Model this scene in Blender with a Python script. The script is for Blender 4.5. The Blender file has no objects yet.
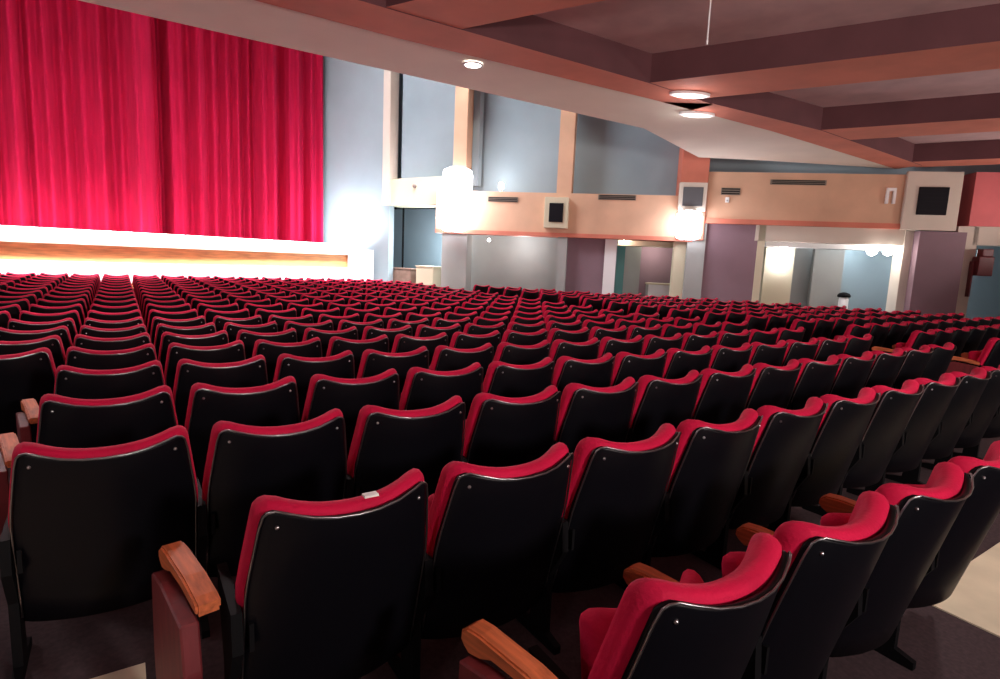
import bpy, bmesh, math, random
from mathutils import Vector, Matrix

random.seed(7)
S = bpy.context.scene
COL = S.collection
PI = math.pi

# ------------------------------------------------------------------ camera, world, exposure
EYE = 1.46
CX, CY = 500.0, 339.5
def _cam():
    a = (1370 - CX, 297 - CY); b = (118 - CX, 243 - CY)
    f = math.sqrt(-(a[0]*b[0] + a[1]*b[1]))
    X = Vector((a[0], -a[1], -f)).normalized()
    Y = Vector((b[0], -b[1], -f)).normalized()
    Z = X.cross(Y)
    return f, Matrix((X, Y, Z))            # rows = world axes in camera space; world = M @ cam
F, M = _cam()
cam_data = bpy.data.cameras.new('camera')
cam_data.sensor_width = 36.0
cam_data.lens = F/1000*36.0
cam_data.clip_start = 0.02
cam = bpy.data.objects.new('camera', cam_data)
COL.objects.link(cam)
cam.matrix_world = Matrix.Translation((0, 0, EYE)) @ M.to_4x4()
S.camera = cam
S.view_settings.view_transform = 'Standard'
S.view_settings.look = 'None'
S.view_settings.gamma = 1
S.view_settings.use_curve_mapping = False
S.view_settings.exposure = 0.0

world = bpy.data.worlds.new('world'); S.world = world
world.use_nodes = True
world.node_tree.nodes['Background'].inputs[0].default_value = (0.55, 0.35, 0.45, 1)
world.node_tree.nodes['Background'].inputs[1].default_value = 0.035

def ray(px, py): return M @ Vector((px - CX, CY - py, -F))
def on_z(px, py, z): r = ray(px, py); return r*((z - EYE)/r.z) + Vector((0, 0, EYE))
def on_y(px, py, y): r = ray(px, py); return r*(y/r.y) + Vector((0, 0, EYE))
def project(p):
    q = M.transposed() @ (Vector(p) - Vector((0, 0, EYE)))
    return (CX + F*q.x/-q.z, CY - F*q.y/-q.z) if q.z < -0.05 else (-1e4, 1e4)
class VPlane:
    """a vertical wall plane through two ground points; u runs along it, n points away from the hall"""
    def __init__(s, p, q):
        s.o = Vector((p[0], p[1], 0)); s.u = (Vector((q[0], q[1], 0)) - s.o).normalized()
        s.n = Vector((-s.u.y, s.u.x, 0))
        if s.n.x < 0: s.n = -s.n
    def hit(s, px, py, off=0.0):
        r = ray(px, py); o = s.o + s.n*off
        k = (o.x*s.n.x + o.y*s.n.y)/(r.x*s.n.x + r.y*s.n.y)
        w = r*k + Vector((0, 0, EYE)); d = w - o
        return d.dot(s.u), w.z
    def pt(s, u, off, z): return s.o + s.u*u + s.n*off + Vector((0, 0, z))

# ------------------------------------------------------------------ big lights
def area(name, loc, target, size, power, color, size_y=None, spread=PI):
    d = bpy.data.lights.new(name, 'AREA'); d.energy = power; d.color = color
    d.shape = 'RECTANGLE'; d.size = size; d.size_y = size_y or size; d.spread = spread
    o = bpy.data.objects.new(name, d); COL.objects.link(o); o.location = loc
    o.rotation_euler = (Vector(target) - Vector(loc)).to_track_quat('-Z', 'Y').to_euler()
    return o
def point(name, loc, power, color, r=0.08):
    d = bpy.data.lights.new(name, 'POINT'); d.energy = power; d.color = color; d.shadow_soft_size = r
    o = bpy.data.objects.new(name, d); COL.objects.link(o); o.location = loc; return o
def spot(name, loc, target, power, color, angle=110, blend=0.6, r=0.08):
    d = bpy.data.lights.new(name, 'SPOT'); d.energy = power; d.color = color; d.shadow_soft_size = r
    d.spot_size = math.radians(angle); d.spot_blend = blend
    o = bpy.data.objects.new(name, d); COL.objects.link(o); o.location = loc
    o.rotation_euler = (Vector(target) - Vector(loc)).to_track_quat('-Z', 'Y').to_euler(); return o
area('hall_ceiling_light', (-1, 13.5, 9.7), (-1, 13.5, 0), 9, 520, (1.0, 0.90, 0.92), 4)
area('hall_stage_wash', (0.5, 14.3, 9.3), (0.5, 17.2, 0.9), 13, 1300, (1.0, 0.93, 0.95), 0.6, math.radians(45))
area('hall_side_wash', (2, 14.0, 9.3), (11, 14.5, 4.5), 4, 260, (0.90, 0.95, 1.0), 1.5, math.radians(110))
area('stage_batten_light', (-1.5, 16.8, 8.6), (-1.5, 20.0, 0.6), 11, 25, (1.0, 0.93, 0.95), 0.5, math.radians(70))

# ------------------------------------------------------------------ materials
def mat(name, color, rough=0.6, metal=0.0, spec=0.5, noise=None, bump=None, emit=None, sheen=0.0, coat=0.0):
    m = bpy.data.materials.new(name); m.use_nodes = True
    nt = m.node_tree; b = nt.nodes['Principled BSDF']
    b.inputs['Base Color'].default_value = (*color, 1)
    b.inputs['Roughness'].default_value = rough
    b.inputs['Metallic'].default_value = metal
    b.inputs['Specular IOR Level'].default_value = spec
    if sheen:
        b.inputs['Sheen Weight'].default_value = sheen
        b.inputs['Sheen Tint'].default_value = (*[min(1, c*1.5+0.1) for c in color], 1)
    if coat: b.inputs['Coat Weight'].default_value = coat
    if emit:
        b.inputs['Emission Color'].default_value = (*emit[0], 1)
        b.inputs['Emission Strength'].default_value = emit[1]
    tc = nt.nodes.new('ShaderNodeTexCoord')
    if noise:
        scale, amount, stretch = noise
        mp = nt.nodes.new('ShaderNodeMapping'); mp.inputs['Scale'].default_value = stretch
        n = nt.nodes.new('ShaderNodeTexNoise'); n.inputs['Scale'].default_value = scale; n.inputs['Detail'].default_value = 5
        r = nt.nodes.new('ShaderNodeValToRGB')
        r.color_ramp.elements[0].position = 0.3; r.color_ramp.elements[1].position = 0.7
        r.color_ramp.elements[0].color = (*[c*(1-amount) for c in color], 1)
        r.color_ramp.elements[1].color = (*[min(1, c*(1+amount)) for c in color], 1)
        nt.links.new(tc.outputs['Object'], mp.inputs[0]); nt.links.new(mp.outputs[0], n.inputs[0])
        nt.links.new(n.outputs[0], r.inputs[0]); nt.links.new(r.outputs[0], b.inputs['Base Color'])
    if bump:
        n2 = nt.nodes.new('ShaderNodeTexNoise'); n2.inputs['Scale'].default_value = bump[0]; n2.inputs['Detail'].default_value = 4
        bp = nt.nodes.new('ShaderNodeBump'); bp.inputs['Strength'].default_value = bump[1]; bp.inputs['Distance'].default_value = 0.01
        nt.links.new(tc.outputs['Object'], n2.inputs[0]); nt.links.new(n2.outputs[0], bp.inputs['Height']); nt.links.new(bp.outputs[0], b.inputs['Normal'])
    return m
one = (1, 1, 1)
RED = mat('red_velvet', (0.50, 0.003, 0.045), 0.75, sheen=0.25, spec=0.2, noise=(9, 0.12, one), bump=(90, 0.25))
BLACK = mat('black_shell', (0.0022, 0.0022, 0.0040), 0.42, spec=0.19)
IRON = mat('black_iron', (0.004, 0.004, 0.005), 0.6, spec=0.12)
CHROME = mat('chrome', (0.62, 0.60, 0.62), 0.28, metal=1.0)
STEEL = mat('dull_steel', (0.30, 0.29, 0.30), 0.33, metal=1.0)
OAK = mat('varnished_wood', (0.52, 0.13, 0.045), 0.55, coat=0.0, noise=(5, 0.35, (14, 1.2, 14)))
MAROON = mat('maroon_panel', (0.16, 0.02, 0.025), 0.5, noise=(6, 0.2, (6, 6, 1)))
PLATE = mat('white_plate', (0.8, 0.8, 0.78), 0.4)
CURT = mat('curtain_velvet', (0.40, 0.004, 0.042), 0.85, sheen=0.06, spec=0.15, noise=(3, 0.12, (6, 6, 0.4)), bump=(40, 0.2))
SHADED_FLOOR = mat('shaded_floor', (0.045, 0.025, 0.03), 0.95, noise=(60, 0.3, one))  # shade between the seat rows is put into this dark floor colour
LIT_FLOOR = mat('lit_floor', (0.72, 0.63, 0.47), 0.7, noise=(2.2, 0.2, one))  # lit tone of the same floor, light put into the colour
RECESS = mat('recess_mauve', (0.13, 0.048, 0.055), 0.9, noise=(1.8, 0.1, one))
CREAM = mat('cream_plaster', (0.66, 0.58, 0.50), 0.85, noise=(1.2, 0.06, one), bump=(40, 0.1))
SOFFIT = mat('soffit_plaster', (0.84, 0.76, 0.66), 0.85, noise=(1.2, 0.04, one), bump=(40, 0.1))
SALMON = mat('salmon_plaster', (0.64, 0.20, 0.135), 0.8, noise=(1.5, 0.1, one), bump=(35, 0.1))
MAUVE = mat('mauve_ceiling', (0.56, 0.36, 0.36), 0.9, noise=(1.8, 0.12, one), bump=(50, 0.15))
PEACH = mat('peach_panel', (0.66, 0.40, 0.27), 0.75, noise=(1.5, 0.08, one))
ROSE = mat('rose_panel', (0.70, 0.16, 0.17), 0.75, noise=(1.5, 0.08, one))
BLUE = mat('blue_grey_paint', (0.30, 0.38, 0.43), 0.85, noise=(1.0, 0.06, one))
BLUEL = mat('pale_blue_paint', (0.30, 0.38, 0.42), 0.8, noise=(1.0, 0.05, one))
GREY = mat('grey_paint', (0.36, 0.37, 0.36), 0.85, noise=(1.3, 0.06, one))
PURP = mat('purple_grey_panel', (0.26, 0.165, 0.20), 0.8, noise=(1.3, 0.08, one))
WHITE = mat('white_paint', (0.86, 0.85, 0.86), 0.6)
IVORY = mat('ivory_paint', (0.66, 0.60, 0.44), 0.7)
TAN = mat('tan_wood', (0.78, 0.38, 0.15), 0.5, noise=(3, 0.25, (0.8, 0.8, 8)))
DARK = mat('dark_plastic', (0.006, 0.005, 0.009), 0.7, spec=0.2)
VENT = mat('vent_metal', (0.22, 0.18, 0.15), 0.6)
TEAL = mat('teal_paint', (0.08, 0.24, 0.24), 0.7)
GLOW = mat('lamp_glass', (0.9, 0.9, 0.95), 0.4, emit=((0.93, 0.93, 1.0), 14))
GLOWS = mat('bulb_glass', (0.9, 0.9, 0.9), 0.4, emit=((1.0, 0.95, 0.88), 22))
FOOT = mat('footlight_lens', (0.9, 0.85, 0.8), 0.4, emit=((1.0, 0.88, 0.80), 3.0))
REDBOX = mat('dark_red_enamel', (0.12, 0.005, 0.01), 0.4)

# ------------------------------------------------------------------ mesh helpers
def obj(name, bm, m, parent=None, smooth=False):
    bmesh.ops.recalc_face_normals(bm, faces=bm.faces)
    me = bpy.data.meshes.new(name); bm.to_mesh(me); bm.free()
    for x in (m if isinstance(m, (list, tuple)) else [m]): me.materials.append(x)
    if smooth:
        for p in me.polygons: p.use_smooth = True
    o = bpy.data.objects.new(name, me); COL.objects.link(o)
    if parent: o.parent = parent
    return o
def tag(o, label, cat, group=None):
    o['label'] = label; o['category'] = cat
    if group: o['group'] = group
    return o
def struct(o): o['kind'] = 'structure'; return o
def thing(name, label, cat, loc, rz=0.0, group=None):
    o = bpy.data.objects.new(name, None); COL.objects.link(o); o.empty_display_size = 0.1
    o.location = loc; o.rotation_euler = (0, 0, rz)
    return tag(o, label, cat, group)
def add_hexa(bm, pts, mi=0):
    v = [bm.verts.new(p) for p in pts]       # 0-3 bottom loop, 4-7 top loop
    for q in ((3, 2, 1, 0), (4, 5, 6, 7), (0, 1, 5, 4), (1, 2, 6, 5), (2, 3, 7, 6), (3, 0, 4, 7)):
        bm.faces.new([v[i] for i in q]).material_index = mi
def add_box(bm, x0, x1, y0, y1, z0, z1, mi=0):
    add_hexa(bm, [(x0, y0, z0), (x1, y0, z0), (x1, y1, z0), (x0, y1, z0), (x0, y0, z1), (x1, y0, z1), (x1, y1, z1), (x0, y1, z1)], mi)
def box(x0, x1, y0, y1, z0, z1, bevel=0.0):
    bm = bmesh.new(); add_box(bm, x0, x1, y0, y1, z0, z1)
    if bevel: bmesh.ops.bevel(bm, geom=list(bm.edges), offset=bevel, segments=2, affect='EDGES', profile=0.6)
    return bm
def prism(poly, z0, z1):
    bm = bmesh.new()
    a = [bm.verts.new((p[0], p[1], z0)) for p in poly]; b = [bm.verts.new((p[0], p[1], z1)) for p in poly]
    bm.faces.new(a); bm.faces.new(b)
    for i in range(len(poly)):
        j = (i+1) % len(poly); bm.faces.new((a[i], a[j], b[j], b[i]))
    return bm
def wall_box(P, u0, u1, z0, z1, o0, o1, bevel=0.0):
    """box on a VPlane: u range, height range, offset range away from the hall"""
    bm = bmesh.new()
    c = [P.pt(u, o, z) for z in (z0, z1) for (u, o) in ((u0, o0), (u1, o0), (u1, o1), (u0, o1))]
    add_hexa(bm, c)
    if bevel: bmesh.ops.bevel(bm, geom=list(bm.edges), offset=bevel, segments=2, affect='EDGES')
    return bm
def add_tube(bm, pts, r, seg=6, closed=False):
    rings = []
    n = len(pts)
    for i, p in enumerate(pts):
        p = Vector(p); a = Vector(pts[max(i-1, 0)]); b = Vector(pts[min(i+1, n-1)])
        d = (b - a).normalized(); s = d.orthogonal().normalized() if abs(d.y) > 0.9 else d.cross(Vector((0, 1, 0))).normalized()
        t = d.cross(s).normalized()
        rings.append([bm.verts.new(p + s*r*math.cos(2*PI*k/seg) + t*r*math.sin(2*PI*k/seg)) for k in range(seg)])
    for i in range(n-1):
        for k in range(seg): bm.faces.new((rings[i][k], rings[i][(k+1) % seg], rings[i+1][(k+1) % seg], rings[i+1][k]))
    bm.faces.new(rings[0]); bm.faces.new(rings[-1])
def cyl(r, z0, z1, seg=16, r2=None, c=(0, 0)):
    bm = bmesh.new(); r2 = r if r2 is None else r2
    a = [bm.verts.new((c[0]+r*math.cos(2*PI*k/seg), c[1]+r*math.sin(2*PI*k/seg), z0)) for k in range(seg)]
    b = [bm.verts.new((c[0]+r2*math.cos(2*PI*k/seg), c[1]+r2*math.sin(2*PI*k/seg), z1)) for k in range(seg)]
    bm.faces.new(a); bm.faces.new(b)
    for k in range(seg): bm.faces.new((a[k], a[(k+1) % seg], b[(k+1) % seg], b[k]))
    return bm
def lathe(profile, seg=16):
    bm = bmesh.new(); rings = []
    for r, z in profile: rings.append([bm.verts.new((r*math.cos(2*PI*k/seg), r*math.sin(2*PI*k/seg), z)) for k in range(seg)])
    for a, b in zip(rings, rings[1:]):
        for k in range(seg): bm.faces.new((a[k], a[(k+1) % seg], b[(k+1) % seg], b[k]))
    bm.faces.new(rings[0]); bm.faces.new(rings[-1])
    return bm

# ------------------------------------------------------------------ floor profile (gentle rake towards the stage)
HP = [(-9, 0.66), (0.67, 0.65), (1.42, 0.628), (2.17, 0.622), (3.67, 0.645), (4.42, 0.655), (6.67, 0.72), (16, 0.70), (40, 0.70)]
def floor_z(y):
    for (a, h0), (b, h1) in zip(HP, HP[1:]):
        if y <= b: return EYE - 0.86 - (h0 + (h1-h0)*(max(y, a)-a)/(b-a))
    return EYE - 0.86 - HP[-1][1]
bm = bmesh.new()
ys = [a for a, _ in HP]
for k in range(len(ys)-1):
    y0, y1 = ys[k], ys[k+1]
    if y1 > 26: y1 = 26
    z0, z1 = floor_z(y0), floor_z(y1)
    add_hexa(bm, [(-15, y0, z0-0.3), (27, y0, z0-0.3), (27, y1, z1-0.3), (-15, y1, z1-0.3), (-15, y0, z0), (27, y0, z0), (27, y1, z1), (-15, y1, z1)])
struct(obj('floor', bm, SHADED_FLOOR))
def lit_strip(x0, x1, y0, y1):  # lays beige strips: open aisles, and one painted pool of light
    b = bmesh.new()
    add_hexa(b, [(x0, y0, floor_z(y0)-0.05), (x1, y0, floor_z(y0)-0.05), (x1, y1, floor_z(y1)-0.05), (x0, y1, floor_z(y1)-0.05),
                 (x0, y0, floor_z(y0)+0.006), (x1, y0, floor_z(y0)+0.006), (x1, y1, floor_z(y1)+0.006), (x0, y1, floor_z(y1)+0.006)])
    struct(obj('floor_lit_strip', b, LIT_FLOOR))
lit_strip(-3.0, 0.02, -2.0, 2.22)
lit_strip(3.08, 6.9, 0.60, 0.98)  # pool of light under the first row, drawn as a bright slab
lit_strip(6.98, 8.05, -2.0, 15.5)

# ------------------------------------------------------------------ stage end
SY = 19.8                                   # curtain line
STAGE_Z = on_y(150, 243.5, 17.2).z - 0.02   # lip of the stage
FACE_LOW = EYE - 0.47
cr = on_y(324, 150, SY+0.5)
CR_X = cr.x
A_PT = on_y(384, 205, 18.2)
# apron in plan: bulges towards the seats in the middle
def apron_y(x): return 16.55 + 2.1*(max(0.0, (x + 2.0))/8.8)**2
xr = on_y(368, 260, 18.6).x
outline = [(-14.5, SY+1.5)] + [(-14.5, apron_y(-14.5))] + [(x, apron_y(x)) for x in [-9, -5, -2, -1, 0, 1, 2, 3, 4, 5, 6, xr]] + [(xr, 18.9), (CR_X+0.3, SY+1.5)]
bm = prism(outline, STAGE_Z-0.07, STAGE_Z)
struct(obj('trim_1', bm, WHITE))            # pale nosing / stage deck
inner = [(x, y + 0.10) if i not in (0, len(outline)-1) else (x, y) for i, (x, y) in enumerate(outline)]
struct(obj('wall_stage_front', prism(inner, FACE_LOW, STAGE_Z-0.07), TAN))
outer = [(x, y - 0.03) if i not in (0, len(outline)-1) else (x, y) for i, (x, y) in enumerate(outline)]
outer[-3] = (xr+0.02, outer[-3][1]); outer[-2] = (xr+0.02, 18.9)
struct(obj('wall_stage_base', prism(outer, -0.4, FACE_LOW), WHITE))
# white end block of the stage front
struct(obj('trim_2', box(xr-0.75, xr+0.1, 18.35, 18.6, -0.3, on_y(370, 250, 18.5).z), WHITE))
# footlight trough: thing with lens strips
ft = thing('footlight_trough', 'long white footlight strip glowing along the stage lip below the curtain', 'footlight', (0, 0, 0))
seg_x = [-9 + i*1.5 for i in range(11)]
bm = bmesh.new()
for x in seg_x[:-1]:
    x1 = min(x+1.5, xr-0.4)
    ya, yb = apron_y(x)+0.5, apron_y(x1)+0.5
    add_hexa(bm, [(x, ya, STAGE_Z), (x1, yb, STAGE_Z), (x1, yb+0.25, STAGE_Z), (x, ya+0.25, STAGE_Z), (x, ya, STAGE_Z+0.20), (x1, yb, STAGE_Z+0.20), (x1, yb+0.25, STAGE_Z+0.14), (x, ya+0.25, STAGE_Z+0.14)])
obj('housing', bm, WHITE, ft)
for i, x in enumerate(seg_x[:-1]):
    x1 = min(x+1.49, xr-0.45)
    ya, yb = apron_y(x)+0.5, apron_y(x1)+0.5
    bm = bmesh.new()
    add_hexa(bm, [(x+.01, ya+0.02, STAGE_Z+0.20), (x1, yb+0.02, STAGE_Z+0.20), (x1, yb+0.24, STAGE_Z+0.14), (x+.01, ya+0.24, STAGE_Z+0.14), (x+.01, ya+0.04, STAGE_Z+0.28), (x1, yb+0.04, STAGE_Z+0.28), (x1, yb+0.24, STAGE_Z+0.22), (x+.01, ya+0.24, STAGE_Z+0.22)])
    obj('lens', bm, FOOT, ft)
area('footlight_beam', (-1.2, 18.6, STAGE_Z+0.30), (-1.2, 20.2, 2.6), 12.5, 100, (1.0, 0.85, 0.84), 0.2)
area('footlight_beam_side', (CR_X+0.25, 18.9, STAGE_Z+0.3), (CR_X+0.75, 20.2, 4.2), 0.4, 190, (0.85, 0.93, 1.0), 0.3)

# curtain in two panels with deep irregular folds
def curtain(name, x0, x1, z0, z1, yb, label, seed):
    rnd = random.Random(seed)
    nx = int((x1-x0)*34); nz = 14
    ph = [rnd.uniform(0, 6.28) for _ in range(6)]
    def fold(x, t):
        a = 0.72 + 0.28*t
        m1 = 0.55 + 0.45*math.sin(x*1.9 + ph[5]) 
        s1 = math.sin(x*8.0 + ph[0] + 1.9*math.sin(x*1.3+ph[1])); s2 = math.sin(x*17 + ph[2] + 1.2*math.sin(x*2.3+ph[4]))
        return (0.30*m1*(abs(s1)**0.7)*(1 if s1 > 0 else -1) + 0.13*s2 + 0.12*math.sin(x*2.7 + ph[3]))*a
    bm = bmesh.new(); g = [[], []]
    for side in (0, 1):
        for j in range(nz+1):
            t = 1 - j/nz; z = z0 + (z1-z0)*j/nz
            zz = z + (0.03*math.sin(x0*3) if False else 0)
            row = []
            for i in range(nx+1):
                x = x0 + (x1-x0)*i/nx
                dz = 0.025*math.sin(x*5+ph[5]) if j == 0 else 0
                row.append(bm.verts.new((x, yb + fold(x, t) + side*0.02, zz+dz)))
            g[side].append(row)
    for side in (0, 1):
        for j in range(nz):
            for i in range(nx):
                q = (g[side][j][i], g[side][j][i+1], g[side][j+1][i+1], g[side][j+1][i])
                bm.faces.new(q if side == 0 else q[::-1])
    for j in range(nz):
        for i in (0, nx): bm.faces.new((g[0][j][i], g[0][j+1][i], g[1][j+1][i], g[1][j][i]))
    for i in range(nx):
        for j in (0, nz): bm.faces.new((g[0][j][i], g[0][j][i+1], g[1][j][i+1], g[1][j][i]))
    o = obj(name, bm, CURT, None, True)
    return tag(o, label, 'curtain', 'stage curtain panels')
hem = STAGE_Z + 0.03
seam = on_y(160, 150, SY).x
curtain('stage_curtain', -9.5, seam, hem, 9.4, SY, 'left panel of the closed red velvet curtain across the stage', 3)
curtain('stage_curtain', seam-0.12, CR_X, hem, 9.4, SY+0.62, 'right panel of the closed red curtain beside the pale wall', 5)
struct(obj('wall_stage_back', box(-14.5, 12, SY+1.2, SY+1.4, -0.4, 10.0), DARK))
# pale splayed wall right of the curtain
PS = VPlane((CR_X+0.02, SY+0.95), (A_PT.x, A_PT.y))
Ls = (Vector((A_PT.x, A_PT.y, 0)) - PS.o).length
struct(obj('wall_proscenium', wall_box(PS, 0, Ls+0.22, -0.4, 10.0, 0, 0.25), BLUEL))
struct(obj('wall_stage_left', box(-14.7, -14.5, -9, SY+1.5, -0.5, 10.0), BLUE))
struct(obj('ceiling', box(-14.7, 26, 8.9, SY+1.6, 10.0, 10.2), CREAM))
struct(obj('wall_balcony_front', box(-14.7, 12, 8.45, 8.7, 2.85+EYE+0.05, 5.6), CREAM))

# ------------------------------------------------------------------ balcony soffit with coffers
SZ = 2.85 + EYE
def sz(px, py, z=SZ): p = on_z(px, py, z); return (p.x, p.y)
front = [(-14.7, 9.15), (9.3, 8.86), (12.7, 10.1), (14.3, 9.1), (17.5, 7.4), (17.2, 7.0), (11.2, 6.9), (7.7, 6.95), (5.1, 7.3), (-14.7, 7.45)]
struct(obj('ceiling_balcony_edge', prism(front, SZ, SZ+0.45), SOFFIT))
struct(obj('ceiling_coffer_panel', box(-14.7, 26, -9, 7.6, SZ+0.42, SZ+0.62), MAUVE))
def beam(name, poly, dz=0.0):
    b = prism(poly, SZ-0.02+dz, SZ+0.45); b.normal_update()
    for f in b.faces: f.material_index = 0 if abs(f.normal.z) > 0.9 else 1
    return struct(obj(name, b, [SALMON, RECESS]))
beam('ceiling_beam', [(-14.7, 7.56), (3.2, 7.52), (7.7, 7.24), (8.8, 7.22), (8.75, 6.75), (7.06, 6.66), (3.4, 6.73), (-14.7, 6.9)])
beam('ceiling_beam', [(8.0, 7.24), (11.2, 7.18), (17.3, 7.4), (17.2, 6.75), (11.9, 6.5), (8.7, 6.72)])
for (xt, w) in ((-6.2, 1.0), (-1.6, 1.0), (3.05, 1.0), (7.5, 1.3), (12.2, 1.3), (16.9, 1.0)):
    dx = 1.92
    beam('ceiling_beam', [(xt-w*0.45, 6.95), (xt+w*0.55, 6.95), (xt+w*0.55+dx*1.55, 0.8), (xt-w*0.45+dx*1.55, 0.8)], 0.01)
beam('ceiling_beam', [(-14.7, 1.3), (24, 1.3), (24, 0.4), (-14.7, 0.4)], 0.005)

struct(obj('wall_right', box(20.2, 20.4, -9, 5.2, -0.5, SZ+0.5), CREAM))
struct(obj('wall_rear', box(-14.5, 20.2, -9.2, -9.0, -0.5, SZ+0.5), PURP))
point('wall_light', (19.4, -3.0, 2.3), 90, (1.0, 0.85, 0.75), 0.2)  # added unseen light on the right wall, for reflections in the seat backs
spot('row_fill', (4.3, 0.35, SZ-0.05), (3.9, 0.6, 0), 230, (1.0, 0.92, 0.85), 46, 0.6, 0.1)  # added spot without a fitting, brightens the floor strip and seats at right
# recessed downlights in the soffit
def downlight(px=None, py=None, xy=None, label='', power=60, grp='downlights in the balcony soffit', z=SZ):
    x, y = sz(px, py) if px is not None else xy
    t = thing('downlight', label, 'ceiling light', (x, y, z-0.02), 0, grp)
    obj('trim_ring', lathe([(0.15, 0.0), (0.155, -0.012), (0.12, -0.02), (0.115, 0.0)], 24), WHITE, t, True)
    obj('lens', cyl(0.112, -0.012, 0.0, 24), GLOWS, t)
    spot('downlight_beam', (x, y, z-0.06), (x, y, 0), power, (1.0, 0.90, 0.86), 140, 0.8)
downlight(473, 63, label='bright round downlight in the cream balcony edge above the wall pilasters', power=260)
def lamp_fitting(px, py, label):
    x, y = sz(px, py)
    t = thing('ceiling_lamp', label, 'ceiling light', (x, y, SZ-0.02), -0.5, 'flat lamps at the beam corner')
    h_ = obj('housing', cyl(0.17, -0.04, 0.0, 32), WHITE, t, False); h_.scale = (2.0, 0.8, 1)
    l_ = obj('lens', cyl(0.13, -0.055, -0.04, 32, 0.145), mat('soft_lens', (0.9, 0.9, 0.9), 0.4, emit=((1, 0.95, 0.92), 1.0)), t); l_.scale = (2.0, 0.8, 1)
    point('ceiling_lamp_light', (x, y, SZ-0.25), 9, (1, 0.93, 0.9), 0.15)
lamp_fitting(690, 92, 'long pale lamp on the salmon beam at the coffer corner')
lamp_fitting(697, 112, 'long pale lamp on the cream edge just below the beam corner')
for i, (x, y) in enumerate(((-3.0, 4.0), (1.2, 3.6), (5.2, 3.4), (9.4, 3.6), (0.5, -1.2), (4.0, -0.8))):
    spot('soffit_downlight_beam', (x, y, SZ-0.05), (x, y, 0), 8, (1.0, 0.82, 0.80), 150, 0.9, 0.12)
for x in (-7.5, -4.5, -1.5, 1.0):
    spot('edge_downlight_beam', (x, 7.9, SZ-0.06), (x-0.0, 4.0, 0), 260, (1.0, 0.85, 0.86), 125, 0.7, 0.1)
# unseen upward spots added behind and beside the camera to brighten the coffered soffit
for (x, y, tx, ty, e) in ((-6, -3, -3, 4, 500), (1.5, -3.2, 3.5, 7.2, 950), (7, -3.5, 8, 6.8, 850), (14.5, 0.0, 13, 5.5, 480), (18.6, 3.0, 17, 6, 240)):
    spot('soffit_fill', (x, y, 2.3), (tx, ty, SZ), e, (1.0, 0.86, 0.80), 120, 0.9, 0.25)

# ------------------------------------------------------------------ side wall with gallery front (one plane from B to E)
L = VPlane((8.9, 15.2), (17.3, 7.1))
def LU(px, py=230, off=0.0): return L.hit(px, py, off)[0]
def LZ(px, py, off=0.0): return L.hit(px, py, off)[1]
P2 = VPlane((A_PT.x, A_PT.y), (L.pt(LU(452), 0, 0).x, L.pt(LU(452), 0, 0).y))
uA0, uA1 = 0.0, P2.hit(452, 200)[0]
# upper blue wall set back above the gallery front
zt = 10.0
uB = LU(445); uD = LU(693); uE0 = LU(905); uE1 = LU(968); uEnd = LU(1000)+6
struct(obj('wall_right_upper', wall_box(L, uB-1.8, uEnd, LZ(560, 193)-0.3, zt, 1.0, 1.2), BLUE))
struct(obj('wall_right_stage_end', wall_box(P2, -1.3, uA1+0.35, P2.hit(410, 178)[1]-0.2, zt, 0.8, 1.0), BLUE))
struct(obj('trim_3', wall_box(P2, 0.0, uA1, P2.hit(410, 205)[1], P2.hit(410, 178)[1], 0, 0.85), IVORY))
struct(obj('trim_4', wall_box(L, uB-0.3, uD, LZ(560, 233), LZ(560, 193), 0, 1.05), PEACH))
struct(obj('trim_5', wall_box(L, LU(704), uE0, LZ(800, 221), LZ(800, 173), 0, 1.05), PEACH))
struct(obj('trim_6', wall_box(L, uE1, uEnd, LZ(975, 226), LZ(975, 172), 0, 1.05), ROSE))
# mouldings under the fronts
struct(obj('trim_7', wall_box(L, LU(704), uE0, LZ(800, 226), LZ(800, 221), -0.05, 0.6), SALMON))
struct(obj('trim_8', wall_box(L, uB-0.3, uD, LZ(560, 237), LZ(560, 233), -0.04, 0.6), SALMON))
# pilasters
def pilaster(P, px0, px1, zb, ztop, off0, off1, m):
    struct(obj('pillar', wall_box(P, P.hit(px0, 200)[0], P.hit(px1, 200)[0], zb, ztop, off0, off1, 0.01), m))
pilaster(P2, 384, 391, P2.hit(390, 205)[1], zt, -0.10, 0.3, CREAM)
pilaster(L, 452, 465, LZ(460, 200), zt, 0.0, 0.7, PEACH)
pilaster(L, 556, 571, LZ(560, 193), zt, 0.0, 0.7, PEACH)
pilaster(L, 679, 706, LZ(690, 240), SZ+0.9, -0.10, 1.0, SALMON)
# lower pillars and panels of the arcade
FZ = -0.45
def low(name, px0, px1, z1, o0, o1, m, P=L): return struct(obj(name, wall_box(P, P.hit(px0, 260)[0], P.hit(px1, 260)[0], FZ, z1, o0, o1), m))
zBD = LZ(560, 236); zDE = LZ(800, 226)
low('pillar', 441, 466, zBD+0.3, 0.05, 0.75, GREY)
low('pillar', 557, 566, zBD, 0.0, 0.6, GREY)
low('wall_right_panel', 566, 604, zBD, 0.35, 0.5, PURP)
low('pillar', 604, 616, zBD, 0.30, 0.6, WHITE)
low('pillar', 674, 687, zBD, 0.2, 0.6, IVORY)
low('pillar', 686, 704, zDE, 0.0, 0.7, GREY)
low('wall_right_panel', 704, 757, zDE, 0.15, 0.35, PURP)
low('pillar', 757, 764, zDE, 0.1, 0.5, IVORY)
struct(obj('beam_lintel', wall_box(L, LU(757), LU(908), LZ(830, 243), zDE, 0.1, 0.5), CREAM))
low('pillar', 903, 912, zDE, 0.05, 0.6, CREAM)
struct(obj('pillar', wall_box(L, LU(910, 270), LU(956, 270), FZ, LZ(930, 232), -0.25, 0.6), PURP))
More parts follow.
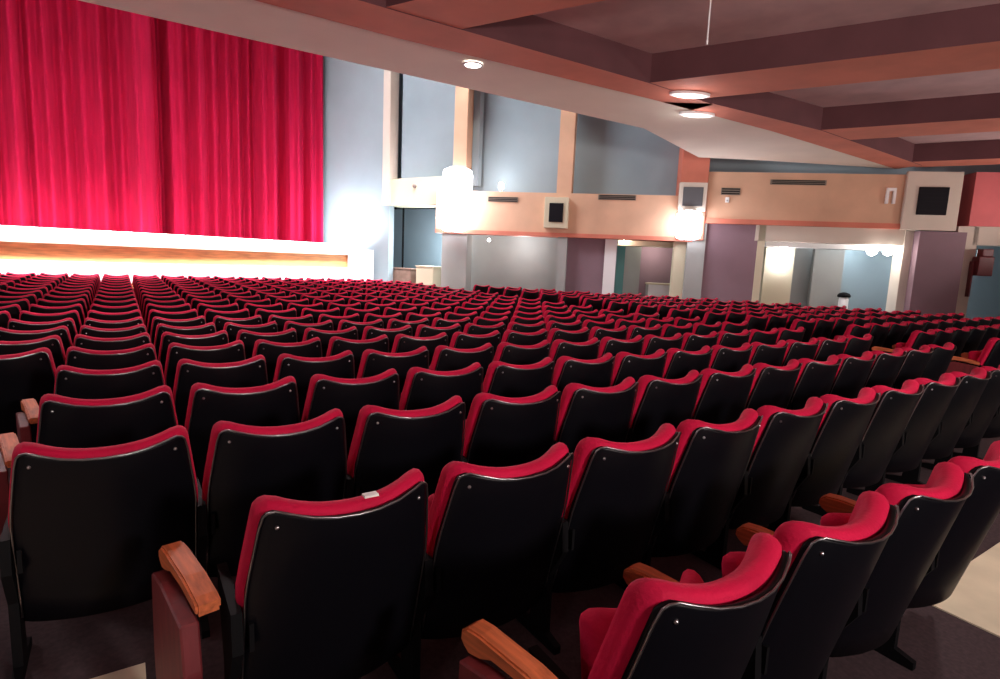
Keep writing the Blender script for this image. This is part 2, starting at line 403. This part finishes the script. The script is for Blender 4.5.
low('pillar', 956, 977, LZ(965, 226), 0.1, 0.6, CREAM)
struct(obj('beam_lintel', wall_box(L, LU(977), uEnd, LZ(985, 245), LZ(985, 226), 0.1, 0.5), CREAM))
# corridor behind
UC = 4.2
struct(obj('wall_corridor', wall_box(L, LU(440)-3, uEnd, FZ, LZ(560, 193), UC, UC+0.2), BLUEL))
struct(obj('ceiling_corridor', wall_box(L, uB-0.5, uEnd, zBD+0.42, zBD+0.5, 0.6, UC), WHITE))
struct(obj('wall_corridor_stage_end', wall_box(P2, -3.5, uA1+0.6, FZ, P2.hit(410, 205)[1]+0.1, 2.2, 2.4), BLUE))
def corr(name, px0, px1, pyt, off, m, zb=FZ, th=0.2):
    return struct(obj(name, wall_box(L, L.hit(px0, 270, off)[0], L.hit(px1, 270, off)[0], zb, L.hit((px0+px1)/2, pyt, off)[1], off, off+th), m))
corr('wall_corridor_panel', 466, 557, 236, 1.6, GREY)
corr('wall_corridor_door', 616, 624, 240, 1.6, TEAL)
corr('wall_corridor_panel', 623, 640, 240, 2.0, GREY)
corr('wall_corridor_panel', 640, 676, 246, 2.6, PURP)
corr('wall_corridor_panel', 764, 793, 240, 1.0, IVORY)
corr('wall_corridor_panel', 791, 814, 246, 2.0, GREY)
corr('wall_corridor_panel', 813, 843, 246, 1.6, GREY)
corr('wall_corridor_panel', 842, 908, 246, 2.4, BLUEL)
struct(obj('trim_9', wall_box(L, LU(618, 240, 1.4), LU(688, 240, 1.4), LZ(650, 247, 1.4), LZ(650, 238, 1.4), 0.9, 1.5), IVORY))
struct(obj('trim_10', wall_box(L, LU(764, 243, .8), LU(906, 243, .8), LZ(830, 249, .8), LZ(830, 243, .8), 0.6, 0.95), WHITE))

# corridor lamps, and unseen fill points added to brighten the corridor
def lamp_pt(px, py, off, P=L): u, z = P.hit(px, py, off); return P.pt(u, off, z)
rzL = math.atan2(L.u.y, L.u.x)
def globe(px, py, off, r, label, power, grp, col=(1, 0.96, 0.9)):
    p = lamp_pt(px, py, off)
    t = thing('globe_lamp', label, 'wall lamp', p, rzL, grp)
    bm = bmesh.new(); bmesh.ops.create_icosphere(bm, subdivisions=3, radius=r)
    obj('glass_globe', bm, GLOWS, t, True)
    obj('stem', cyl(0.018, r*0.8, r+0.015, 10), WHITE, t)
    point('globe_lamp_light', p - L.n*(r+0.12), power, col, r)
globe(872, 251, 0.3, 0.13, 'left of two round white lamps over the blue corridor wall', 7, 'twin corridor lamps')
globe(888, 251, 0.3, 0.13, 'right of two round white lamps over the blue corridor wall', 7, 'twin corridor lamps')
globe(624, 238, 0.8, 0.07, 'small round lamp over the teal corridor door', 14, 'small corridor lamps')
globe(489, 240, 1.0, 0.05, 'small dim lamp on the grey wall under the gallery', 3, 'small corridor lamps')
point('corridor_fill', L.pt(LU(660), 2.0, 2.0), 25, (1, 0.92, 0.8), 0.2)
point('corridor_fill', L.pt(LU(520), 0.8, 2.0), 40, (0.95, 0.97, 1.0), 0.2)
point('corridor_fill', L.pt(LU(872), 1.7, 2.4), 55, (0.85, 0.95, 1.0), 0.2)
point('corridor_fill', L.pt(LU(990), 1.6, 2.2), 60, (0.85, 0.95, 1.0), 0.2)
point('corridor_fill', P2.pt(uA1*0.5, 1.0, 1.9), 170, (0.8, 0.93, 1.0), 0.2)

# big glowing wall sconces
def sconce(P, px, pyt, pyb, wpx, off, label, power, grp='glowing wall sconces'):
    u, z1 = P.hit(px, pyt, off); z0 = P.hit(px, pyb, off)[1]
    w = abs(P.hit(px+wpx/2, (pyt+pyb)/2, off)[0] - P.hit(px-wpx/2, (pyt+pyb)/2, off)[0])
    h = z1-z0
    base = P.pt(u, off, z0)
    t = thing('wall_sconce', label, 'wall lamp', base, math.atan2(P.u.y, P.u.x), grp)
    r = w/2
    obj('glass_shade', lathe([(r*0.72, 0.0), (r*0.95, h*0.06), (r, h*0.2), (r, h*0.8), (r*0.95, h*0.94), (r*0.72, h)], 24), GLOW, t, True)
    obj('cap', cyl(r*0.6, h, h+0.04, 20), WHITE, t)
    obj('base_cap', cyl(r*0.6, -0.04, 0, 20), WHITE, t)
    bm = bmesh.new(); s = 1 if P.n.dot(Vector((-math.sin(t.rotation_euler.z), math.cos(t.rotation_euler.z), 0))) > 0 else -1
    add_box(bm, -0.05, 0.05, min(0, s*abs(off)), max(0, s*abs(off)), h*0.4, h*0.6)
    obj('bracket', bm, WHITE, t)
    point('sconce_light', P.pt(u, off-r-0.15, (z0+z1)/2), power*0.55, (0.95, 0.95, 1.0), 0.2)
    return t
sconce(L, 458, 169, 200, 29, -0.35, 'upper of two big glowing sconces at the foot of the bright pilaster', 38)
sconce(L, 455, 202, 231, 26, -0.35, 'lower of two big glowing sconces below the bright pilaster', 30)
sconce(L, 690, 212, 239, 26, -0.38, 'single glowing sconce under the grey speaker on the gallery front', 38)
sconce(L, 784, 247, 271, 9, 0.72, 'slim glowing lamp on the ivory wall inside the wide opening', 1.5, 'corridor sconces')
# small spot on top of the gallery front
def onL(px, py, off=0.0): u, z = L.hit(px, py, off); return L.pt(u, off, z)
p = L.pt(LU(501, 190, .25), 0.25, LZ(560, 193))
t = thing('spot_lamp', 'small white spot lamp standing on the gallery ledge', 'spotlight', p, rzL)
obj('yoke', cyl(0.05, 0, 0.09, 12), WHITE, t); 
obj('lamp_head', lathe([(0.05, 0.09), (0.075, 0.13), (0.08, 0.25), (0.05, 0.30)], 16), GLOWS, t, True)
point('spot_lamp_light', p + Vector((0, 0, 0.5)) + L.n*0.3, 5, (0.9, 0.95, 1), 0.08)
# soft light washing the pilasters from the hidden hall ceiling
spot('pilaster_downlight', L.pt(LU(468), -0.6, 7.6), L.pt(LU(462), 0.2, 3.5), 160, (1, 0.9, 0.75), 50, 0.6)
spot('pilaster_downlight', L.pt(LU(575), -0.8, 7.6), L.pt(LU(565), 0.2, 3.5), 130, (1, 0.9, 0.75), 60, 0.7)

# ------------------------------------------------------------------ fittings on the gallery front
def wall_thing(name, label, cat, px, py, off=0.0, grp=None, P=L):
    return thing(name, label, cat, lamp_pt(px, py, off, P), math.atan2(P.u.y, P.u.x), grp)
SGN = 1 if L.n.dot(Vector((-math.sin(rzL), math.cos(rzL), 0))) > 0 else -1     # local +y*SGN is away from the hall
def lb(u0, u1, o0, o1, z0, z1, bevel=0.0):
    a, b = sorted((o0*SGN, o1*SGN)); return box(min(u0, u1), max(u0, u1), a, b, z0, z1, bevel)
def size(px0, px1, py0, py1, off=0.0):
    pm, ym = (px0+px1)/2, (py0+py1)/2
    w = abs(L.hit(px1, ym, off)[0]-L.hit(px0, ym, off)[0]); h = abs(L.hit(pm, py0, off)[1]-L.hit(pm, py1, off)[1])
    return w, h
def speaker(px0, px1, py0, py1, label, m, frame, fpx=6, off=-0.28, base=0.0):
    w, h = size(px0, px1, py0, py1, off); fw, fh = size(px0-fpx, px1+fpx, py0-fpx*1.2, py1+fpx*1.2, off)
    t = wall_thing('loudspeaker', label, 'loudspeaker', (px0+px1)/2, (py0+py1)/2, 0.0, 'loudspeakers on the gallery front')
    d = lamp_pt((px0+px1)/2, (py0+py1)/2, off) - t.location
    # frame box on the wall, dark grille in its front
    bm = lb(-fw/2, fw/2, off+0.03, base, -fh/2, fh/2, 0.015)
    obj('surround', bm, frame, t)
    g = obj('grille', lb(-w/2, w/2, off-0.01, off+0.05, -h/2, h/2, 0.01), m, t)
    bm = bmesh.new()
    for k in range(7):
        z = -h/2 + h*(k+0.5)/7
        add_box(bm, -w*0.46, w*0.46, *sorted(((off-0.016)*SGN, (off-0.005)*SGN)), z-h*0.02, z+h*0.02)
    obj('slat', bm, m, g)
    u = L.hit((px0+px1)/2, (py0+py1)/2, off); q = L.pt(u[0], 0.0, u[1]); t.location = q
    return t
speaker(549, 563, 203, 222, 'small black loudspeaker in a cream surround below the middle pilaster', DARK, IVORY, 5)
speaker(683, 703, 187, 206, 'grey loudspeaker directly above the single glowing sconce', mat('grey_grille', (0.10, 0.10, 0.11), 0.6), CREAM, 4, -0.3, -0.12)
speaker(918, 948, 187, 215, 'large black square loudspeaker in a cream frame above the purple pillar', DARK, CREAM, 13, -0.14)
def vent(px0, px1, py0, py1, label):
    w, h = size(px0, px1, py0, py1)
    t = wall_thing('air_vent', label, 'air vent', (px0+px1)/2, (py0+py1)/2, 0.0, 'air vents on the gallery front')
    obj('frame', lb(-w/2, w/2, -0.03, 0.0, -h/2, h/2), VENT, t)
    for k in range(3):
        z = -h/2 + h*(k+0.5)/3
        obj('slat', lb(-w*0.47, w*0.47, -0.045, -0.02, z-h*0.07, z+h*0.07), IRON, t)
vent(488, 518, 197, 202, 'long vent slot left of the small black loudspeaker')
vent(598, 636, 195, 200, 'long vent slot between the small black and the grey loudspeaker')
vent(770, 826, 180, 185, 'widest thin vent slot high on the peach front')
vent(721, 740, 188, 195, 'short vent slot just right of the grey loudspeaker')
t = wall_thing('sensor', 'tiny white sensor below the short vent slot', 'sensor', 727, 200)
obj('body', lb(-0.05, 0.05, -0.05, 0, -0.07, 0.07, 0.01), WHITE, t); obj('eye', lb(-0.02, 0.02, -0.06, -0.045, -0.04, 0.0), GREY, t)
t = wall_thing('wall_light', 'small pale arch-shaped fitting left of the large black loudspeaker', 'wall fitting', 890, 196)
w, h = size(885, 895, 188, 204)
for s in (-1, 1): obj('leg', lb(s*w*0.5-0.035*s-0.035, s*w*0.5-0.035*s+0.035, -0.07, 0, -h/2, h*0.3, 0.01), WHITE, t)
obj('crosspiece', lb(-w/2, w/2, -0.07, 0, h*0.3, h/2, 0.015), WHITE, t)
q = P2.hit(415, 186, 0)
t = thing('camera_sensor', 'small dark round fitting on the ivory gallery front near the stage', 'sensor', P2.pt(q[0], -0.02, q[1]), math.atan2(P2.u.y, P2.u.x))
bm = bmesh.new(); bmesh.ops.create_uvsphere(bm, u_segments=12, v_segments=8, radius=0.07); obj('body', bm, VENT, t, True)
obj('mount', box(-0.05, 0.05, -0.03, 0.06, -0.05, 0.05, 0.01), WHITE, t)
# red cabinet on bracket at the far right
t = wall_thing('fire_cabinet', 'dark red box on the cream pillar at the right edge of the picture', 'fire alarm box', 981, 264, -0.05)
w, h = size(974, 989, 252, 276, -0.05)
obj('body', lb(-w/2, w/2, -0.22, 0.1, -h/2, h*0.3, 0.02), REDBOX, t)
obj('hood', lb(-w*0.25, w/2, -0.15, 0.1, h*0.3, h*0.62, 0.02), REDBOX, t)
obj('pull_rod', lb(-w*0.62, -w*0.5, -0.05, 0.1, -h*1.4, h*0.1, 0.005), MAROON, t)
# low things seen in the corridor
t = wall_thing('water_jar', 'small white urn with a dark lid in front of the blue corridor wall', 'urn', 842, 312, 1.2)
w, h = size(837, 847, 296, 316, 1.2); t.location.z = LZ(842, 316, 1.2) - 0.25
obj('body', lathe([(w*0.45, 0.0), (w*0.5, 0.1), (w*0.48, h+0.15), (w*0.4, h+0.22)], 20), WHITE, t, True)
obj('lid', lathe([(w*0.62, h+0.22), (w*0.65, h+0.27), (w*0.5, h+0.33), (w*0.15, h+0.36)], 20), IRON, t, True)
t = thing('pedestal', 'low white plinth carrying the urn in the corridor', 'plinth', (t.location.x, t.location.y, FZ), rzL)
obj('base', box(-0.2, 0.2, -0.2, 0.2, 0, 0.08), GREY, t)
obj('column', box(-0.15, 0.15, -0.15, 0.15, 0.08, LZ(842, 316, 1.2)-0.25-FZ-0.03), GREY, t)
obj('top', box(-0.2, 0.2, -0.2, 0.2, LZ(842, 316, 1.2)-0.28-FZ, LZ(842, 316, 1.2)-0.25-FZ), GREY, t)
# pale counter in the small doorway
u0, u1 = L.hit(645, 290, 1.9)[0], L.hit(672, 290, 1.9)[0]
ztop = LZ(657, 283, 1.9)
t = thing('counter', 'pale table with boxes inside the doorway between purple panel and sconce', 'table', L.pt((u0+u1)/2, 1.9, FZ), rzL)
wc = abs(u1-u0)
obj('table_top', box(-wc/2, wc/2, -0.25, 0.25, ztop-FZ-0.05, ztop-FZ), IVORY, t)
for sx in (-1, 1):
    for sy in (-1, 1): obj('leg', box(sx*(wc/2-0.05)-0.03, sx*(wc/2-0.05)+0.03, sy*0.2-0.03, sy*0.2+0.03, 0, ztop-FZ-0.05), GREY, t)
obj('front_panel', box(-wc/2+0.08, wc/2-0.08, -0.22, -0.20, 0.3, ztop-FZ-0.05), WHITE, t)
# brown desk + cream box near the stage end
def lowbox(name, cat, label, px0, px1, pyt, off, m):
    u0, u1 = P2.hit(px0, 270, off)[0], P2.hit(px1, 270, off)[0]
    z = P2.hit((px0+px1)/2, pyt, off)[1]
    t = thing(name, label, cat, P2.pt((u0+u1)/2, off, FZ), math.atan2(P2.u.y, P2.u.x))
    w = abs(u1-u0)
    obj('body', box(-w/2, w/2, -0.25, 0.25, 0, z-FZ-0.04, 0.01), m, t)
    obj('top', box(-w/2-0.02, w/2+0.02, -0.27, 0.27, z-FZ-0.04, z-FZ, 0.01), m, t)
lowbox('cabinet', 'cabinet', 'low brown upright cabinet standing beside the stage under the gallery', 394, 416, 268, 0.6, mat('brown_wood', (0.26, 0.17, 0.13), 0.6, noise=(5, 0.2, one)))
lowbox('chest', 'chest', 'low cream chest between the brown cabinet and the grey pillar', 421, 438, 266, 0.7, IVORY)
q = P2.hit(403, 240, 1.4)
t = thing('pole', 'thin dark upright pole in the blue recess beside the stage', 'pole', P2.pt(q[0], 1.4, FZ), 0)
obj('shaft', cyl(0.035, 0.02, P2.hit(403, 206, 1.4)[1]-FZ, 10), IRON, t); obj('foot', cyl(0.14, 0, 0.03, 16), IRON, t)

# hanging rod
pe = on_y(707, 43, 3.0)
t = thing('hanging_rod', 'thin white rod hanging down from the dark coffer at the top of the picture', 'hanging rod', (pe.x, pe.y, pe.z))
obj('rod', cyl(0.0055, 0.0, SZ+0.42-pe.z, 8), WHITE, t)
obj('tip', cyl(0.008, -0.01, 0.02, 8), WHITE, t)
t.rotation_euler = (0, 0, 0)

# ------------------------------------------------------------------ theatre seats
W = 0.56
def hw_back(z):                      # half width of the back against height
    if z > 0.60: return 0.272 - (z-0.60)/0.26*0.036
    return 0.272
def rec(z): return (0.86 - z)*0.26   # recline: lower = further towards the stage
def wrap(s): return 0.075*s*s
def pad(zb, ztop, hwf, th, yoff, r, ear, nu=18, inset=0.0, end=0.80, edge_drop=0.035, lean=rec):
    bm = bmesh.new(); rings = []
    ss = [-1 + 2*i/nu for i in range(nu+1)]
    ss = sorted(set([-1, -0.985, -0.95, -0.9] + ss[1:-1] + [0.9, 0.95, 0.985, 1]))
    for s in ss:
        a = abs(s)
        k = 1.0 if a <= end else math.sqrt(max(0.0, 1 - ((a-end)/(1-end))**2))
        kk = 0.25 + 0.75*k
        t = th*kk/2*(0.74+0.26*a*a)
        zt = ztop + ear*a**2.4 - edge_drop*(1-k)
        ring = []
        nz = 7
        rr = min(r, t)
        def P(z, dy):
            h = hwf(min(z, 0.87)) - inset
            return (s*h, lean(z) + wrap(s) + yoff + dy, z)
        for j in range(nz): z = zb + (zt-rr-zb)*j/(nz-1); ring.append(P(z, -t))
        for j in range(1, 6):
            an = PI*j/6; ring.append(P(zt-rr+rr*math.sin(an), -t*math.cos(an)))
        for j in range(nz-1, -1, -1): z = zb + (zt-rr-zb)*j/(nz-1); ring.append(P(z, t))
        rings.append([bm.verts.new(p) for p in ring])
    n = len(rings[0])
    for a_, b_ in zip(rings, rings[1:]):
        for j in range(n): bm.faces.new((a_[j], a_[(j+1) % n], b_[(j+1) % n], b_[j]))
    bm.faces.new(rings[0]); bm.faces.new(rings[-1])
    return bm
def backrest_bm(): return pad(0.36, 0.830, hw_back, 0.096, 0.004, 0.032, 0.050, edge_drop=0.055, end=0.78)
def panel_bm():    return pad(0.20, 0.812, hw_back, 0.026, -0.048, 0.011, 0.042, inset=0.012, end=0.82, edge_drop=0.05)
def pan_bm():
    def hwf(z): return 0.205
    return pad(0.36, 0.675, hwf, 0.10, 0.17, 0.045, 0.010, lean=lambda z: (0.68-z)*-0.16+0.02, end=0.8)
def trim_bm():
    bm = bmesh.new(); pts = []
    def P(s, z, dy=0): return (s*(hw_back(min(z, .87))-0.012), rec(z)+wrap(s)-0.061, z)
    for j in range(9): pts.append(P(-1, 0.22 + 0.57*j/8))
    for s in (-0.985, -0.95, -0.88, -0.75, -0.5, -0.25, 0, 0.25, 0.5, 0.75, 0.88, 0.95, 0.985):
        a = abs(s); k = 1.0 if a <= 0.82 else math.sqrt(1-((a-0.82)/0.18)**2)
        pts.append(P(s, 0.812 + 0.044*a**2.4 - 0.05*(1-k)))
    for j in range(8, -1, -1): pts.append(P(1, 0.22 + 0.57*j/8))
    add_tube(bm, pts, 0.0034, 5)
    return bm
def arm_bm():
    # side profile in y,z extruded in x, with rounded nose at the front
    prof = [(0.455, 0.585), (0.468, 0.600), (0.466, 0.622), (0.445, 0.638), (0.40, 0.640), (0.25, 0.628), (0.16, 0.610), (0.13, 0.600),
            (0.13, 0.570), (0.16, 0.574), (0.26, 0.592), (0.36, 0.596), (0.40, 0.578), (0.435, 0.572)]
    bm = bmesh.new()
    a = [bm.verts.new((-0.031, y, z)) for y, z in prof]; b = [bm.verts.new((0.031, y, z)) for y, z in prof]
    bm.faces.new(a); bm.faces.new(b[::-1])
    n = len(prof)
    for i in range(n): bm.faces.new((a[i], b[i], b[(i+1) % n], a[(i+1) % n]))
    bmesh.ops.recalc_face_normals(bm, faces=bm.faces)
    ed = [e for e in bm.edges if (abs(e.verts[0].co.x - e.verts[1].co.x) < 1e-6)]
    bmesh.ops.bevel(bm, geom=ed, offset=0.006, segments=2, affect='EDGES')
    return bm
def side_bm():
    prof = [(0.10, 0.0), (0.38, 0.0), (0.38, 0.03), (0.27, 0.05), (0.25, 0.30), (0.33, 0.48), (0.36, 0.550), (0.10, 0.535), (0.09, 0.42), (0.17, 0.28), (0.17, 0.05), (0.10, 0.03)]
    bm = bmesh.new()
    a = [bm.verts.new((-0.014, y, z)) for y, z in prof]; b = [bm.verts.new((0.014, y, z)) for y, z in prof]
    bm.faces.new(a); bm.faces.new(b[::-1]); n = len(prof)
    for i in range(n): bm.faces.new((a[i], b[i], b[(i+1) % n], a[(i+1) % n]))
    return bm
def endpanel_bm():
    prof = [(0.13, 0.0), (0.41, 0.0), (0.43, 0.3), (0.43, 0.540), (0.33, 0.552), (0.12, 0.53), (0.10, 0.4)]
    bm = bmesh.new()
    a = [bm.verts.new((-0.026, y, z)) for y, z in prof]; b = [bm.verts.new((0.020, y, z)) for y, z in prof]
    bm.faces.new(a); bm.faces.new(b[::-1]); n = len(prof)
    for i in range(n): bm.faces.new((a[i], b[i], b[(i+1) % n], a[(i+1) % n]))
    ed = list(bm.edges); bmesh.ops.bevel(bm, geom=ed, offset=0.005, segments=1, affect='EDGES')
    return bm
def bracket_bm(x):
    bm = bmesh.new()
    add_box(bm, x-0.006, x+0.006, 0.09, 0.15, 0.42, 0.50)
    return bm
def screw_bm(sx):
    bm = bmesh.new(); z = 0.795; s = sx*0.86
    bmesh.ops.create_uvsphere(bm, u_segments=10, v_segments=6, radius=0.006)
    bmesh.ops.translate(bm, verts=bm.verts, vec=(s*(hw_back(z)-0.018), rec(z)+wrap(s)-0.063, z))
    return bm
ALL = {}   # prototype meshes, as (name, mesh, parent part)
def proto():
    r = bpy.data.objects.new('theatre_seat', None); COL.objects.link(r); r.empty_display_size = 0.1
    obj('backrest_cushion', backrest_bm(), RED, r, True)
    p = obj('back_panel', panel_bm(), BLACK, r, True)
    obj('edge_trim', trim_bm(), STEEL, p, True)
    obj('screw', screw_bm(-1), CHROME, p, True); obj('screw', screw_bm(1), CHROME, p, True)
    obj('seat_cushion', pan_bm(), RED, r, True)
    a = obj('armrest', arm_bm(), OAK, r); a.location = (-W/2-0.035, 0, -0.028); a.rotation_euler.z = 0.20
    s = obj('side_frame', side_bm(), IRON, r); s.location.x = -W/2
    obj('hinge_bracket', bracket_bm(-0.245), IRON, r)
    return r
PR = proto()
END = obj('end_panel', endpanel_bm(), MAROON); COL.objects.unlink(END)
arm_src = [c for c in PR.children if c.name.startswith('armrest')][0]
side_src = [c for c in PR.children if c.name.startswith('side_frame')][0]
def dup(full=True):
    r = PR.copy(); COL.objects.link(r)
    for ch in PR.children:
        c = ch.copy(); COL.objects.link(c); c.parent = r
        if full:
            for g in ch.children:
                d = g.copy(); COL.objects.link(d); d.parent = c
    return r

ORD = ['zeroth', 'first', 'second', 'third', 'fourth', 'fifth', 'sixth', 'seventh', 'eighth', 'ninth', 'tenth', 'eleventh', 'twelfth', 'thirteenth', 'fourteenth',
       'fifteenth', 'sixteenth', 'seventeenth', 'eighteenth', 'nineteenth', 'twentieth', 'twenty-first', 'twenty-second', 'twenty-third', 'twenty-fourth', 'twenty-fifth']
seats = []      # (dist, row, block, x, y, left_end, right_end)
AISLE = 6.98
for n in range(0, 21):
    y = 0.67 + 0.75*n
    j0 = 1 if n == 0 else (0 if n == 1 else (-1 if n < 5 else -6))
    xs = []
    xlim = 14.6 - (y-7)*0.93
    j = j0
    x = 0.22 + W*j
    while x + W <= min(AISLE, xlim): xs.append(('main', x + W/2)); j += 1; x = 0.22 + W*j
    x = 8.05
    right = []
    while x + W <= min(xlim, 14.6): right.append(('side', x + W/2)); x += W
    for blk in (xs, right):
        vis = []
        for k, (b, cx) in enumerate(blk):
            px, py = project((cx, y, floor_z(y)+0.84))
            if -40 < px < 1045 and py < 800: vis.append((k, b, cx))
        for q, (k, b, cx) in enumerate(vis):
            if n == 0: cx += 0.045
            seats.append(dict(d=math.hypot(cx, y), row=n, q=q+1, tot=len(vis), b=b, x=cx, y=y, le=(k == 0 and not (b == 'main' and n >= 5)), re=(k == len(blk)-1)))
seats.sort(key=lambda s: s['d'])
print('SEATS', len(seats))
near, far = seats[:300], seats[300:]
PROTO_USED = False
def add_end(r, side):
    e = END.copy(); COL.objects.link(e); e.parent = r; e.location.x = side*W/2 - (0.085 if side < 0 else 0)
    if side < 0: e.rotation_euler.z = 0.16
    if side > 0: e.scale.x = -1
def seat_label(s):
    r = ORD[s['row']+1]
    if s['b'] == 'side':
        return 'red seat beyond the right aisle, %s row from the camera, %s seat from the aisle' % (r, ORD[s['q']])
    if s['row'] == 0 and s['q'] == 1: return 'red seat closest to the camera, bottom centre, first in its row with open wooden armrest'
    if s['row'] == 1 and s['q'] == 1: return 'black-backed red seat with maroon end panel and white tag on top'
    return 'red seat with black back, %s row from the camera, %s seat from the left' % (r, ORD[s['q']])
for s in near:
    r = PR if not PROTO_USED else dup(s['d'] < 7)
    PROTO_USED = True
    r.location = (s['x'], s['y'], floor_z(s['y']+0.2))
    tag(r, seat_label(s), 'seat', 'red folding seats in rows')
    s['o'] = r
for s in near:
    r = s['o']
    if s['le']: add_end(r, -1)
    if s['re']:
        c = arm_src.copy(); COL.objects.link(c); c.parent = r; c.location.x = W/2; c.rotation_euler.z = 0
        add_end(r, 1)
    if s['row'] == 1 and s['q'] == 1 and s['b'] == 'main':
        o = obj('number_tag', box(-0.020, 0.020, -0.012, 0.014, 0.828, 0.834, 0.001), PLATE, r); o.location = (0.05, 0.012, 0.001)
# the small far seats of the front rows, as one mass
bm = bmesh.new()
srcs = [(backrest_bm(), 0, 0), (panel_bm(), 1, 0), (pan_bm(), 0, 0), (arm_bm(), 2, -W/2), (side_bm(), 3, -W/2)]
base_v, base_f = [], []
for b, mi, dx in srcs:
    off = len(base_v); b.verts.ensure_lookup_table(); b.verts.index_update()
    base_v += [(v.co.x+dx, v.co.y, v.co.z) for v in b.verts]
    base_f += [([v.index+off for v in f.verts], mi) for f in b.faces]; b.free()
bm.free()
V, Fc, MI = [], [], []
for s in far:
    off = len(V); z = floor_z(s['y']+0.2)
    V += [(x+s['x'], y+s['y'], zz+z) for x, y, zz in base_v]
    Fc += [[i+off for i in f] for f, mi in base_f]; MI += [mi for f, mi in base_f]
me = bpy.data.meshes.new('distant_seats'); me.from_pydata(V, [], Fc)
for m_ in (RED, BLACK, OAK, IRON): me.materials.append(m_)
me.polygons.foreach_set('material_index', MI); me.polygons.foreach_set('use_smooth', [True]*len(Fc)); me.update()
o = bpy.data.objects.new('distant_seats', me); COL.objects.link(o)
o['kind'] = 'stuff'; tag(o, 'mass of small distant red seats filling the front rows before the stage', 'seats')
